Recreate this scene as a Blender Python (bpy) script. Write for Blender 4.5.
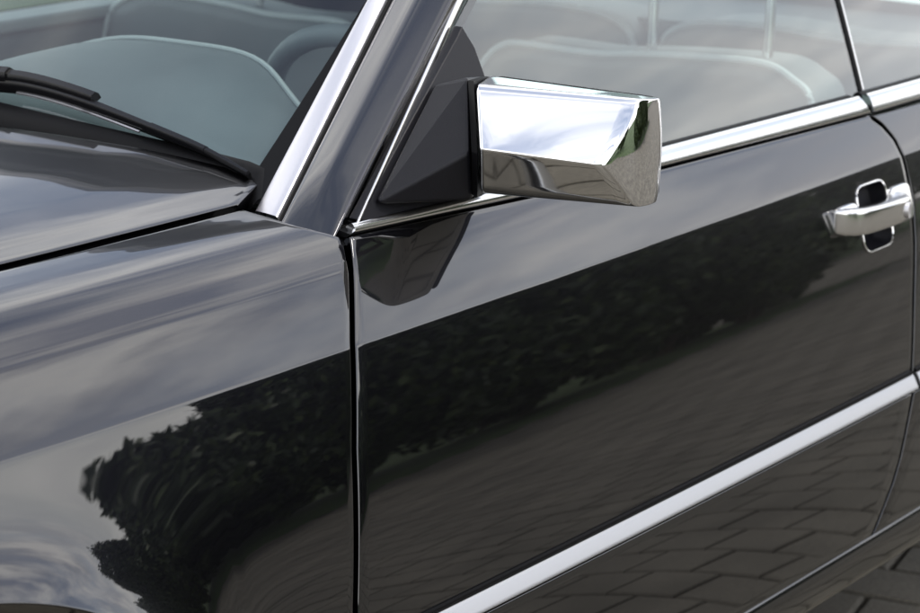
import bpy, bmesh, math, random
import numpy as np
from mathutils import Vector, Matrix

for o in list(bpy.data.objects):
    bpy.data.objects.remove(o)
scene = bpy.context.scene
col = scene.collection
# Axes: X runs rearwards along the car, Y runs into the car from its left flank, Z is up. Metres.

# ------------------------------------------------------------------ camera
cam_d = bpy.data.cameras.new('camera')
cam = bpy.data.objects.new('camera', cam_d)
col.objects.link(cam)
PITCH, HEAD = math.radians(15.2985), math.radians(37.2201)
F = Vector((math.cos(HEAD) * math.cos(PITCH), math.sin(HEAD) * math.cos(PITCH), -math.sin(PITCH)))
R = Vector((math.sin(HEAD), -math.cos(HEAD), 0))
U = R.cross(F)
cam.matrix_world = Matrix(((R.x, U.x, -F.x, -1.732), (R.y, U.y, -F.y, -1.392), (R.z, U.z, -F.z, 1.469), (0, 0, 0, 1)))
cam_d.sensor_width = 36
cam_d.lens = 36 * 2400 / 920
cam_d.clip_start, cam_d.clip_end = .05, 2000
cam_d.dof.use_dof = True
cam_d.dof.focus_distance = 2.33
cam_d.dof.aperture_fstop = 10
scene.camera = cam

# ------------------------------------------------------------------ sky
SUN = Vector((.20, -.50, .84)).normalized()
world = bpy.data.worlds.new('World')
scene.world = world
world.use_nodes = True
nt = world.node_tree
nt.nodes.clear()
def N(t, kind, **kw):
    n = t.nodes.new(kind)
    for k, v in kw.items():
        setattr(n, k, v)
    return n
wo = N(nt, 'ShaderNodeOutputWorld')
bg = N(nt, 'ShaderNodeBackground')
sky = N(nt, 'ShaderNodeTexSky', sky_type='NISHITA', sun_disc=False)
sky.sun_elevation = math.asin(SUN.z)
sky.sun_rotation = math.atan2(SUN.x, SUN.y)
sky.air_density = 1.0
sky.dust_density = 1.5
bg.inputs['Strength'].default_value = .15
tc = N(nt, 'ShaderNodeTexCoord')
sep = N(nt, 'ShaderNodeSeparateXYZ')
nt.links.new(tc.outputs['Generated'], sep.inputs[0])
def M(t, op, a, b=None, c=None, clamp=False):
    n = N(t, 'ShaderNodeMath', operation=op, use_clamp=clamp)
    for i, v in enumerate((a, b, c)):
        if v is None:
            continue
        if hasattr(v, 'links'):
            t.links.new(v, n.inputs[i])
        else:
            n.inputs[i].default_value = v
    return n.outputs[0]
den = M(nt, 'ADD', M(nt, 'MAXIMUM', sep.outputs[2], 0.0), .16)
comb = N(nt, 'ShaderNodeCombineXYZ')
comb.inputs[2].default_value = 3.4
nt.links.new(M(nt, 'DIVIDE', sep.outputs[0], den), comb.inputs[0])
nt.links.new(M(nt, 'DIVIDE', sep.outputs[1], den), comb.inputs[1])
cn = N(nt, 'ShaderNodeTexNoise')
cn.inputs['Scale'].default_value = 1.5
cn.inputs['Detail'].default_value = 7
cn.inputs['Roughness'].default_value = .56
cn.inputs['Distortion'].default_value = .35
nt.links.new(comb.outputs[0], cn.inputs['Vector'])
cr = N(nt, 'ShaderNodeValToRGB')
cr.color_ramp.elements[0].position, cr.color_ramp.elements[1].position = .40, .60
cr.color_ramp.elements[0].color = (.30, .30, .30, 1)
nt.links.new(cn.outputs['Fac'], cr.inputs[0])
cn2 = N(nt, 'ShaderNodeTexNoise')
cn2.inputs['Scale'].default_value = 3.1
cn2.inputs['Detail'].default_value = 5
nt.links.new(comb.outputs[0], cn2.inputs['Vector'])
cc = N(nt, 'ShaderNodeValToRGB')
cc.color_ramp.elements[0].position, cc.color_ramp.elements[0].color = .41, (5.6, 5.8, 6.6, 1)
cc.color_ramp.elements[1].position, cc.color_ramp.elements[1].color = .59, (12.8, 12.6, 12.3, 1)
nt.links.new(cn2.outputs['Fac'], cc.inputs[0])
mixw = N(nt, 'ShaderNodeMix', data_type='RGBA')
nt.links.new(cr.outputs[0], mixw.inputs['Factor'])
nt.links.new(sky.outputs[0], mixw.inputs['A'])
nt.links.new(cc.outputs[0], mixw.inputs['B'])
# pale haze that whitens the sky towards the horizon all the way round
hz = M(nt, 'POWER', M(nt, 'SUBTRACT', 1.0, M(nt, 'MULTIPLY', M(nt, 'MAXIMUM', sep.outputs[2], 0.0), 2.3), clamp=True), 1.5)
mixh = N(nt, 'ShaderNodeMix', data_type='RGBA')
nt.links.new(M(nt, 'MULTIPLY', hz, .92), mixh.inputs['Factor'])
nt.links.new(mixw.outputs['Result'], mixh.inputs['A'])
mixh.inputs['B'].default_value = (14.5, 14.3, 14.0, 1)
nt.links.new(mixh.outputs['Result'], bg.inputs['Color'])
nt.links.new(bg.outputs[0], wo.inputs[0])

sun_d = bpy.data.lights.new('sun', 'SUN')
sun_d.energy = 1.5
sun_d.angle = math.radians(11)
sun_d.color = (1, .95, .87)
sun = bpy.data.objects.new('sun', sun_d)
col.objects.link(sun)
sun.location = (4, -4, 9)
sun.rotation_euler = SUN.to_track_quat('Z', 'Y').to_euler()

vs = scene.view_settings
vs.view_transform = 'Standard'
vs.look = 'None'
vs.gamma = 1
vs.use_curve_mapping = False
vs.exposure = 0.35
scene.cycles.use_denoising = True
scene.cycles.max_bounces = 14
scene.cycles.transparent_max_bounces = 24
scene.cycles.caustics_reflective = False
scene.cycles.caustics_refractive = False

# ------------------------------------------------------------------ materials
def mat(name, color=(.5, .5, .5), rough=.5, metal=0, coat=0, coat_rough=.02, spec=.5, coat_ior=1.5):
    m = bpy.data.materials.new(name)
    m.use_nodes = True
    b = m.node_tree.nodes['Principled BSDF']
    b.inputs['Base Color'].default_value = (*color, 1)
    b.inputs['Roughness'].default_value = rough
    b.inputs['Metallic'].default_value = metal
    b.inputs['Coat Weight'].default_value = coat
    b.inputs['Coat Roughness'].default_value = coat_rough
    b.inputs['Coat IOR'].default_value = coat_ior
    b.inputs['Specular IOR Level'].default_value = spec
    return m, m.node_tree, b
def obj_noise(t, scale, detail=3, rough=.5, coord='Object'):
    c = N(t, 'ShaderNodeTexCoord')
    n = N(t, 'ShaderNodeTexNoise')
    n.inputs['Scale'].default_value = scale
    n.inputs['Detail'].default_value = detail
    n.inputs['Roughness'].default_value = rough
    t.links.new(c.outputs[coord], n.inputs['Vector'])
    return n
def bump(t, h, strength, dist, sock):
    b = N(t, 'ShaderNodeBump')
    b.inputs['Strength'].default_value = strength
    b.inputs['Distance'].default_value = dist
    t.links.new(h, b.inputs['Height'])
    t.links.new(b.outputs[0], sock)
def ramp(t, fac, stops):
    r = N(t, 'ShaderNodeValToRGB')
    e = r.color_ramp.elements
    while len(e) < len(stops):
        e.new(.5)
    for k, (p, c) in enumerate(stops):
        e[k].position = p
        e[k].color = (*c, 1)
    t.links.new(fac, r.inputs[0])
    return r.outputs[0]

# metallic charcoal paint under clear lacquer
PAINT, t, b = mat('charcoal_lacquer', (.010, .010, .013), .30, 1, 1, .006, coat_ior=1.86)
fl = obj_noise(t, 2600, 1)
t.links.new(ramp(t, fl.outputs['Fac'], [(.35, (.005, .005, .007)), (.7, (.013, .013, .018))]), b.inputs['Base Color'])
sg = obj_noise(t, 14, 5)
t.links.new(ramp(t, sg.outputs['Fac'], [(.42, (.004,) * 3), (.75, (.012,) * 3)]), b.inputs['Coat Roughness'])
op = obj_noise(t, 9, 2)
bump(t, op.outputs['Fac'], .007, .004, b.inputs['Coat Normal'])

CHROME, t, b = mat('polished_chrome', (.86, .86, .87), .025, 1)
n = obj_noise(t, 40, 3)
t.links.new(ramp(t, n.outputs['Fac'], [(.3, (.022,) * 3), (.75, (.05,) * 3)]), b.inputs['Roughness'])
SATIN, t, b = mat('satin_metal', (.74, .73, .75), .42, 1)
n = obj_noise(t, 900, 2)
bump(t, n.outputs['Fac'], .12, .001, b.inputs['Normal'])
BRIGHT, t, b = mat('bright_trim', (.80, .80, .80), .17, 1)
n = obj_noise(t, 300, 2)
bump(t, n.outputs['Fac'], .03, .001, b.inputs['Normal'])
MOULD, t, b = mat('moulding_metal', (.43, .43, .435), .34, 1)
n = obj_noise(t, 700, 2)
bump(t, n.outputs['Fac'], .06, .001, b.inputs['Normal'])
RUBBER, t, b = mat('black_rubber', (.004, .004, .0045), .45, spec=.10)
n = obj_noise(t, 260, 4)
bump(t, n.outputs['Fac'], .03, .0006, b.inputs['Normal'])
PLASTIC, t, b = mat('black_plastic', (.010, .010, .013), .40, spec=.26)
n = obj_noise(t, 900, 3)
bump(t, n.outputs['Fac'], .28, .0008, b.inputs['Normal'])
WIPER, t, b = mat('wiper_black', (.005, .005, .006), .27, spec=.35)
n = obj_noise(t, 500, 3)
bump(t, n.outputs['Fac'], .12, .0006, b.inputs['Normal'])
BLACK, t, b = mat('underbody_black', (.004, .004, .004), .8)
n = obj_noise(t, 60, 3)
t.links.new(ramp(t, n.outputs['Fac'], [(.3, (.003,) * 3), (.7, (.006,) * 3)]), b.inputs['Base Color'])
def leather(name, c):
    m, t, b = mat(name, c, .5)
    n = obj_noise(t, 220, 4)
    bump(t, n.outputs['Fac'], .25, .001, b.inputs['Normal'])
    n2 = obj_noise(t, 5, 3)
    t.links.new(ramp(t, n2.outputs['Fac'], [(.3, tuple(x * .85 for x in c)), (.7, tuple(min(1, x * 1.12) for x in c))]), b.inputs['Base Color'])
    return m
LEATHER = leather('grey_leather', (.20, .21, .21))
PIPING = leather('pale_piping', (.62, .64, .63))
DASH = leather('grey_dashboard', (.135, .15, .155))
TRIMGREY = leather('pale_door_trim', (.38, .40, .39))
CARPET = leather('dark_carpet', (.03, .032, .034))
HEADLINER = leather('headliner', (.3, .3, .29))

def glass(name, tint, gain):
    m = bpy.data.materials.new(name)
    m.use_nodes = True
    t = m.node_tree
    t.nodes.clear()
    out = N(t, 'ShaderNodeOutputMaterial')
    mix = N(t, 'ShaderNodeMixShader')
    tr = N(t, 'ShaderNodeBsdfTransparent')
    tr.inputs['Color'].default_value = (*tint, 1)
    gl = N(t, 'ShaderNodeBsdfGlossy')
    gl.inputs['Roughness'].default_value = .008
    g = N(t, 'ShaderNodeNewGeometry')
    dot = N(t, 'ShaderNodeVectorMath', operation='DOT_PRODUCT')
    t.links.new(g.outputs['Normal'], dot.inputs[0])
    t.links.new(g.outputs['Incoming'], dot.inputs[1])
    c = M(t, 'ABSOLUTE', dot.outputs['Value'])
    f5 = M(t, 'POWER', M(t, 'SUBTRACT', 1.0, c, clamp=True), 5.0)
    fr = M(t, 'MULTIPLY_ADD', f5, .955, .045)
    sm = obj_noise(t, 3.2, 4)          # faint film on the pane
    fr = M(t, 'MULTIPLY', fr, M(t, 'MULTIPLY_ADD', sm.outputs['Fac'], .3 * gain, .85 * gain), clamp=True)
    t.links.new(fr, mix.inputs[0])
    t.links.new(tr.outputs[0], mix.inputs[1])
    t.links.new(gl.outputs[0], mix.inputs[2])
    t.links.new(mix.outputs[0], out.inputs[0])
    return m
GLASS = glass('tinted_glass', (.77, .88, .87), 3.3)
WGLASS = glass('windscreen_glass', (.76, .86, .86), 1.9)

PAVER, t, b = mat('concrete_paver', (.2, .18, .16), .8)
g = N(t, 'ShaderNodeNewGeometry')
def pos_noise(scale, detail):
    n = N(t, 'ShaderNodeTexNoise')
    n.inputs['Scale'].default_value = scale
    n.inputs['Detail'].default_value = detail
    t.links.new(g.outputs['Position'], n.inputs['Vector'])
    return n
a = pos_noise(3.3, 4)
c2 = ramp(t, a.outputs['Fac'], [(.3, (.095, .086, .066)), (.5, (.135, .122, .096)), (.72, (.18, .162, .128))])
a2 = pos_noise(180, 3)
c3 = ramp(t, a2.outputs['Fac'], [(.3, (.62,) * 3), (.7, (1.1,) * 3)])
mx = N(t, 'ShaderNodeMix', data_type='RGBA', blend_type='MULTIPLY')
mx.inputs['Factor'].default_value = 1
t.links.new(c2, mx.inputs['A'])
t.links.new(c3, mx.inputs['B'])
t.links.new(mx.outputs['Result'], b.inputs['Base Color'])
bump(t, a2.outputs['Fac'], .5, .003, b.inputs['Normal'])
SOIL, t, b = mat('joint_sand', (.07, .06, .05), .95)
n = obj_noise(t, 9, 5)
t.links.new(ramp(t, n.outputs['Fac'], [(.3, (.045, .040, .031)), (.7, (.07, .063, .05))]), b.inputs['Base Color'])
LAWN, t, b = mat('lawn_green', (.06, .1, .03), .9)
n = obj_noise(t, 3, 6)
t.links.new(ramp(t, n.outputs['Fac'], [(.3, (.035, .07, .015)), (.7, (.09, .14, .04))]), b.inputs['Base Color'])
n2 = obj_noise(t, 60, 3)
bump(t, n2.outputs['Fac'], 1, .05, b.inputs['Normal'])
LEAF, t, b = mat('leaf_green', (.05, .08, .03), .55)
g2 = N(t, 'ShaderNodeNewGeometry')
t.links.new(ramp(t, g2.outputs['Random Per Island'], [(0, (.016, .029, .008)), (.6, (.033, .056, .015)), (1, (.085, .115, .032))]), b.inputs['Base Color'])
BARK, t, b = mat('bark', (.08, .06, .045), .9)
n = obj_noise(t, 30, 4)
t.links.new(ramp(t, n.outputs['Fac'], [(.3, (.05, .04, .03)), (.7, (.11, .085, .06))]), b.inputs['Base Color'])

# ------------------------------------------------------------------ helpers
def tag(o, label=None, cat=None, group=None, kind=None):
    for k, v in (('label', label), ('category', cat), ('group', group), ('kind', kind)):
        if v:
            o[k] = v
    return o
def empty(name, loc=(0, 0, 0), parent=None):
    o = bpy.data.objects.new(name, None)
    col.objects.link(o)
    o.location = loc
    o.empty_display_size = .1
    o.parent = parent
    return o
def make(name, verts, faces, m, parent=None, smooth=True, sharp=None, bevel=0, seg=3, flip=False):
    me = bpy.data.meshes.new(name)
    me.from_pydata([tuple(map(float, v)) for v in verts], [], [tuple(f)[::-1] if flip else tuple(f) for f in faces])
    me.materials.append(m)
    me.validate()
    me.update()
    if smooth:
        me.polygons.foreach_set('use_smooth', [True] * len(me.polygons))
    if sharp:
        me.set_sharp_from_angle(angle=math.radians(sharp))
    o = bpy.data.objects.new(name, me)
    col.objects.link(o)
    o.parent = parent
    if bevel:
        bm_ = o.modifiers.new('bevel', 'BEVEL')
        bm_.width = bevel
        bm_.segments = seg
        bm_.limit_method = 'ANGLE'
        bm_.angle_limit = math.radians(12)
        bm_.harden_normals = True
    return o
def fixn(o):
    bm = bmesh.new()
    bm.from_mesh(o.data)
    bmesh.ops.remove_doubles(bm, verts=bm.verts, dist=1e-6)
    bmesh.ops.recalc_face_normals(bm, faces=bm.faces)
    bm.to_mesh(o.data)
    bm.free()
    return o
def grid_faces(n, m, base=0, skip=None):
    fs = []
    for i in range(n - 1):
        for j in range(m - 1):
            if skip and skip(i, j):
                continue
            fs.append((base + i * m + j, base + i * m + j + 1, base + (i + 1) * m + j + 1, base + (i + 1) * m + j))
    return fs
EDGE = [(.0006, .0001), (.0010, .0004), (.0013, .0009), (.0014, .0018), (.0015, .024)]
ROLL = [(.0025, .0005), (.0045, .0018), (.006, .004), (.0068, .008), (.007, .024)]
def normals(P):
    du = np.gradient(P, axis=0)
    dv = np.gradient(P, axis=1)
    n = np.cross(du, dv)
    n /= np.linalg.norm(n, axis=2, keepdims=True) + 1e-12
    return n
def pad(P, Nn, axis, end, rings):
    """grow a panel past one edge: roll the metal over and turn a flange inwards"""
    P0 = np.take(P, -1 if end else 0, axis=axis)
    P1 = np.take(P, -2 if end else 1, axis=axis)
    n0 = np.take(Nn, -1 if end else 0, axis=axis)
    tvec = P0 - P1
    tvec -= (tvec * n0).sum(1, keepdims=True) * n0
    tvec /= np.linalg.norm(tvec, axis=1, keepdims=True) + 1e-12
    ext = [P0 + tvec * e - n0 * d for e, d in rings]
    if not end:
        ext = ext[::-1]
    E_ = np.stack(ext, axis)
    nE = np.stack([n0] * len(rings), axis)
    return (np.concatenate([P, E_] if end else [E_, P], axis), np.concatenate([Nn, nE] if end else [nE, Nn], axis))
def panel(name, P, m, parent, edges='tblr', rings=EDGE, top=None, outward=(0, -1, .3), bottom=None, hole=None, extra=None):
    P = np.asarray(P, float)
    Nn = normals(P)
    flip = (Nn.reshape(-1, 3).mean(0) @ np.array(outward)) < 0
    if flip:
        Nn = -Nn
    oi = oj = 0
    if 't' in edges:
        r = top or rings
        P, Nn = pad(P, Nn, 0, False, r)
        oi = len(r)
    if 'b' in edges:
        P, Nn = pad(P, Nn, 0, True, bottom or rings)
    if 'l' in edges:
        P, Nn = pad(P, Nn, 1, False, rings)
        oj = len(rings)
    if 'r' in edges:
        P, Nn = pad(P, Nn, 1, True, rings)
    n, mm = P.shape[:2]
    skip = (lambda i, j: hole(i - oi, j - oj)) if hole else None
    V = [tuple(v) for v in P.reshape(-1, 3)]
    Fc = grid_faces(n, mm, 0, skip)
    if extra:
        extra(V, Fc, lambda i, j: (i + oi) * mm + (j + oj), flip)
    return make(name, V, Fc, m, parent, flip=not flip)
def loft(name, secs, m, parent, closed=True, caps=True, smooth=True, sharp=40, bevel=0):
    secs = [np.asarray(s, float) for s in secs]
    k, n = len(secs), len(secs[0])
    V = [tuple(p) for s in secs for p in s]
    Fc = []
    for i in range(k - 1):
        for j in range(n if closed else n - 1):
            j2 = (j + 1) % n
            Fc.append((i * n + j, i * n + j2, (i + 1) * n + j2, (i + 1) * n + j))
    if caps and closed:
        Fc.append(tuple(range(n))[::-1])
        Fc.append(tuple(range((k - 1) * n, k * n)))
    o = make(name, V, Fc, m, parent, smooth=smooth)
    if closed:
        fixn(o)
    if sharp:
        o.data.set_sharp_from_angle(angle=math.radians(sharp))
    if bevel:
        bm_ = o.modifiers.new('bevel', 'BEVEL')
        bm_.width = bevel
        bm_.segments = 3
        bm_.limit_method = 'ANGLE'
        bm_.angle_limit = math.radians(25)
        bm_.harden_normals = True
    return o
def tube(name, pts, r, m, parent, n=10, closed=False):
    pts = [Vector(p) for p in pts]
    secs = []
    for i, p in enumerate(pts):
        a, c = pts[max(0, i - 1)], pts[min(len(pts) - 1, i + 1)]
        if closed:
            a, c = pts[i - 1], pts[(i + 1) % len(pts)]
        d = (c - a).normalized()
        h = Vector((0, 0, 1)) if abs(d.z) < .9 else Vector((1, 0, 0))
        s = d.cross(h).normalized()
        w = s.cross(d)
        rr = r[i] if hasattr(r, '__len__') else r
        secs.append([p + (s * math.cos(q) + w * math.sin(q)) * rr for q in (2 * math.pi * k / n for k in range(n))])
    if closed:
        secs.append(secs[0])
        return loft(name, secs, m, parent, caps=False)
    return loft(name, secs, m, parent)
def poly(name, verts, faces, m, parent, bevel=.003, seg=3):
    o = fixn(make(name, verts, faces, m, parent, smooth=True))
    bm_ = o.modifiers.new('bevel', 'BEVEL')
    bm_.width = bevel
    bm_.segments = seg
    bm_.limit_method = 'ANGLE'
    bm_.angle_limit = math.radians(5)
    bm_.harden_normals = True
    return o
def box(name, c, s, m, parent, bevel=.01):
    x, y, z = (np.array(s) / 2)
    v = [(c[0] + i * x, c[1] + j * y, c[2] + k * z) for i in (-1, 1) for j in (-1, 1) for k in (-1, 1)]
    return poly(name, v, [(0, 1, 3, 2), (4, 6, 7, 5), (0, 4, 5, 1), (2, 3, 7, 6), (0, 2, 6, 4), (1, 5, 7, 3)], m, parent, bevel)
def spline(pts, n):
    """Catmull-Rom through 3D points"""
    p = np.asarray(pts, float)
    p = np.vstack([2 * p[0] - p[1], p, 2 * p[-1] - p[-2]])
    out = []
    for k in range(1, len(p) - 2):
        for q in np.linspace(0, 1, n, endpoint=False):
            a, b_, c, d = p[k - 1:k + 3]
            out.append(.5 * (2 * b_ + (c - a) * q + (2 * a - 5 * b_ + 4 * c - d) * q * q + (3 * b_ - a - 3 * c + d) * q ** 3))
    out.append(p[-2])
    return np.array(out)
ip = np.interp

# ------------------------------------------------------------------ ground
def sheet(name, x0, x1, y0, y1, z, m, kind='structure'):
    o = make(name, [(x0, y0, z), (x1, y0, z), (x1, y1, z), (x0, y1, z)], [(0, 1, 2, 3)], m, smooth=False)
    o['kind'] = kind
    return o
sheet('ground', -400, 400, -400, 400, -.03, SOIL)
PAV = empty('block_paving')
PAV['kind'] = 'structure'
ANG = math.radians(-78)
LX, LY, GAP = .205, .128, .0068
ca, sa = math.cos(ANG), math.sin(ANG)
def paver_mesh():
    h, w = (LX - GAP) / 2, (LY - GAP) / 2
    V, b_ = [], .005
    for z, s in ((-.05, 0), (-b_, 0), (0, b_)):
        V += [(-h + s, -w + s, z), (h - s, -w + s, z), (h - s, w - s, z), (-h + s, w - s, z)]
    Fc = [(8, 9, 10, 11)] + [(4 * k + i, 4 * k + (i + 1) % 4, 4 * k + 4 + (i + 1) % 4, 4 * k + 4 + i) for k in (0, 1) for i in range(4)]
    return V, Fc
pv, pf = paver_mesh()
pme = bpy.data.meshes.new('paver')
pme.from_pydata(pv, [], pf)
pme.materials.append(PAVER)
rnd = random.Random(4)
cells = []
for r_ in range(-150, 150):
    for c_ in range(-105, 105):
        u = (c_ + (.5 if r_ % 2 else 0)) * LX
        v = r_ * LY
        x, y = 1.6 + u * ca - v * sa, .28 + u * sa + v * ca
        if (-3.5 < x < 14 and -5.3 < y < 3.2) or (10.9 < x < 24 and -10.6 < y <= -2 and not (x < 14 and y > -5.3)):
            cells.append((math.hypot(x - 1.75, (y - .1) * .8), x, y, rnd.uniform(-.0025, .0015), rnd.uniform(-.012, .012)))
cells.sort()
for d_, x, y, z, q in cells[:300]:
    o = bpy.data.objects.new('paver', pme)
    col.objects.link(o)
    o.parent = PAV
    o.location = (x, y, z)
    o.rotation_euler = (rnd.uniform(-.006, .006), rnd.uniform(-.006, .006), ANG + q)
V, Fc = [], []
for d_, x, y, z, q in cells[300:]:
    k = len(V)
    c1, s1 = math.cos(ANG + q), math.sin(ANG + q)
    V += [(x + a_ * c1 - b_ * s1, y + a_ * s1 + b_ * c1, z + e) for a_, b_, e in pv]
    Fc += [tuple(i + k for i in f) for f in pf]
o = make('pavers', V, Fc, PAVER, PAV, smooth=False)
o['kind'] = 'stuff'
sheet('lawn', -60, 10.85, -80, -5.35, -.008, LAWN)
sheet('lawn', 10.85, 90, -80, -10.7, -.008, LAWN)
o = sheet('lawn', -60, 90, 3.3, 80, -.008, LAWN)

# ------------------------------------------------------------------ body side surface
ZT = [.15, .24, .31, .51, .53, .69, .822, .8285, .8325, .88, .902, .93, .96]
TT = [-20, -12, -6, 3, 4, 10.5, 15, 15.4, 25.5, 27, 30.5, 36, 40.]
zz = np.linspace(.15, .96, 3241)
yy = np.concatenate([[0], np.cumsum(np.tan(np.radians(ip((zz[1:] + zz[:-1]) / 2, ZT, TT))) * np.diff(zz))])
yy -= ip(.83, zz, yy) - .01
def plan(X):
    return .008 * (X - .6) ** 2 - .00288 + (.05 * (X + .05) ** 2 if X < -.05 else 0)
XC, ZC, RA = -.612, .383, .36
def flare(X, Z):
    r = max(math.hypot(X - XC, Z - ZC) - RA, -.01)
    f = min(max((.826 - Z) / .11, 0), 1)
    return -.021 * math.exp(-r / .034) * f * f * (3 - 2 * f)
def SY(X, Z):
    return float(ip(Z, zz, yy)) + plan(X)
def front_edge(Z):
    return float(ip(Z, [.30, .36, .45, .594, .74, .833, .921], [-.134, -.131, -.124, -.109, -.079, -.052, -.001]))
def rear_edge(Z):
    return float(ip(Z, [.30, .362, .435, .54, .648, .723, .786, .823, .858, .882, .897], [.86, .918, .976, 1.021, 1.042, 1.064, 1.075, 1.071, 1.064, 1.048, 1.030]))
def door_top(X):
    return float(ip(X, [0, .243, .53, 1.02, 1.16, 1.7, 2.4], [.920, .909, .897, .885, .882, .876, .872]))
HG = .0052      # half a shut gap

CAR = empty('car', (.6, .8, 0))
tag(CAR, 'dark charcoal coupe with chrome mirror and bright trim parked on block paving', 'car')
class _P:
    pass
OFF = Matrix.Translation(-CAR.location)
def own(o, parent):
    """hang a finished object on a part without moving it"""
    o.parent = parent
    return o
CARIN = CAR
CAR.location = (0, 0, 0)

# --- front fender
def fender_rows():
    tops = spline([(0, .154, .943), (0, .133, .9408), (0, .110, .9375), (0, .085, .9305), (0, .064, .918), (0, float(ip(.902, zz, yy)), .902)], 6)
    rows = [(p[1], p[2]) for p in tops]
    for z in (.893, .884, .872, .86, .85, .842, .838, .8325, .8317, .8308, .8300, .8292, .8285):
        rows.append((float(ip(z, zz, yy)), z))
    return rows
rows = fender_rows()
def fender_rear(Y, Z):
    if Z >= .90:
        return float(ip(Y, [.046, .048, .06, .0654, .0712, .0792, .0926, .1015, .1136, .14, .154], [-.0195, -.018, -.0075, -.003, -.0095, -.0215, -.035, -.039, -.043, -.045, -.045]))
    return front_edge(Z) - HG
xs01 = np.concatenate([np.linspace(0, .28, 16)[:-1], np.linspace(.28, .93, 80)[:-1], np.linspace(.93, 1, 12)])
XF0 = -1.25
def zlow(X):
    dx = X - XC
    return max(.36, ZC + math.sqrt(max(RA * RA - dx * dx, 0))) if abs(dx) < RA else .36
P = []
for (y, z) in rows:
    xr = fender_rear(y, z)
    P.append([(X, y + plan(X), z - .03 * max(0, -.45 - X) ** 2) for X in (XF0 + (xr - XF0) * g_ for g_ in xs01)])
for f in np.linspace(0, 1, 60)[1:]:
    line = []
    for g_ in xs01:
        X = XF0 + (front_edge(.8285) - HG - XF0) * g_
        z = .8285 + (zlow(X) - .8285) * f
        bl = min(max((X + .235) / .16, 0), 1)
        X += (front_edge(z) - front_edge(.8285)) * bl * bl * (3 - 2 * bl)
        line.append((X, SY(X, z) + flare(X, z), z))
    P.append(line)
panel('front_fender', P, PAINT, CAR, 'tbr')

box('pillar_gap_filler', (.03, .118, .872), (.085, .06, .06), BLACK, CAR, .004)  # black filler block added to darken the hole at the pillar base

# --- hood
def hoodZ(y, X):
    return float(ip(y, [.150, .172, .20, .25, .30, .35, .45, .6, .83], [.940, .945, .9535, .9645, .9715, .977, .986, .996, 1.002])) - .035 * max(0, -.35 - X) ** 2
HY = np.array([.1705, .174, .179, .186, .193, .20, .21, .225, .24, .26, .28, .30, .32, .345, .38, .42, .485, .54, .6, .7, .83])
def hood_rear(y):
    return float(ip(y, [.1705, .20, .235, .345, .485, .6, .83], [-.035, .034, .026, -.008, -.056, -.085, -.105]))
HYf = np.concatenate([HY, 1.66 - HY[::-1][1:]])
hs = spline([(0, y, hoodZ(min(y, 1.66 - y), 0)) for y in HYf], 1)
P = []
for g_ in np.concatenate([np.linspace(0, .8, 24)[:-1], np.linspace(.8, 1, 16)]):
    line = []
    for y in HYf:
        ym = min(y, 1.66 - y)
        xr = hood_rear(ym)
        X = -1.25 + (xr + 1.25) * g_
        edge = max(0, 1 - (ym - .166) / .5)
        line.append((X, y + plan(X) * edge * (1 if y < .83 else -1), hoodZ(ym, X)))
    P.append(line)
P = np.array(P)
# smooth the crown across the hood
zs = P[:, :, 2].copy()
for _ in range(4):
    zs[:, 1:-1] = .25 * zs[:, :-2] + .5 * zs[:, 1:-1] + .25 * zs[:, 2:]
P[:, :, 2] = zs
panel('hood', P, PAINT, CAR, 'blr', outward=(0, 0, 1))

# --- door
ZD = [.838, .8325, .8317, .8308, .8300, .8292, .8285, .822, .815, .812, .808, .803, .796, .786, .775, .765, .755, .747, .741, .736, .732, .729, .715, .70, .685, .67, .655, .64, .62, .60, .58, .56, .54, .525]
H0, H1 = .926, 1.009
hin = [0, .003, .007, .012, .019, .03, .0415, .053, .064, .071, .076, .080, .083]
def door_line(Zf, mid=70):
    a = front_edge(Zf) + HG
    b_ = rear_edge(Zf) - HG
    sh = b_ - (rear_edge(.72) - HG) if Zf < .72 else 0
    h0, h1 = H0 + sh, H1 + sh
    if h1 > b_ - .008:
        h1 = b_ - .008
        h0 = h1 - (H1 - H0)
    xs = list(np.linspace(a, h0, mid)[:-1]) + [h0 + (h1 - h0) * q / (H1 - H0) for q in hin] + list(np.linspace(h1, b_, 9)[1:])
    return xs
def door_points(z):
    return [(X, SY(X, z), z) for X in door_line(z)]
P = []
FR = [1, .965, .93, .88, .8, .7, .58, .45, .3, .15]
for f in FR:
    # rows above the crease fan out to the sloping belt line
    zr = .838 + (.90 - .838) * f
    xs = door_line(zr)
    line = []
    for k, X in enumerate(xs):
        z = .838 + (door_top(X) - .838) * f
        if k == 0:
            X = front_edge(z) + HG
        line.append((X, SY(X, z), z))
    P.append(line)
for z in ZD:
    P.append(door_points(z))
P = np.array(P)
i0 = len(FR) + ZD.index(.815)
i1 = len(FR) + ZD.index(.729)
j0 = 69
j1 = j0 + len(hin) - 1
cup_loop = []
def rounded(p, r=.017, inset=.0012):
    x0, x1, z0, z1 = H0 + inset, H1 - inset, .729 + inset, .815 - inset
    x, z = min(max(p[0], x0), x1), min(max(p[2], z0), z1)
    qx, qz = min(max(x, x0 + r), x1 - r), min(max(z, z0 + r), z1 - r)
    d = math.hypot(x - qx, z - qz)
    if d > 1e-6:
        x, z = qx + (x - qx) * r / d, qz + (z - qz) * r / d
    return (x, SY(x, z), z)
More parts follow.
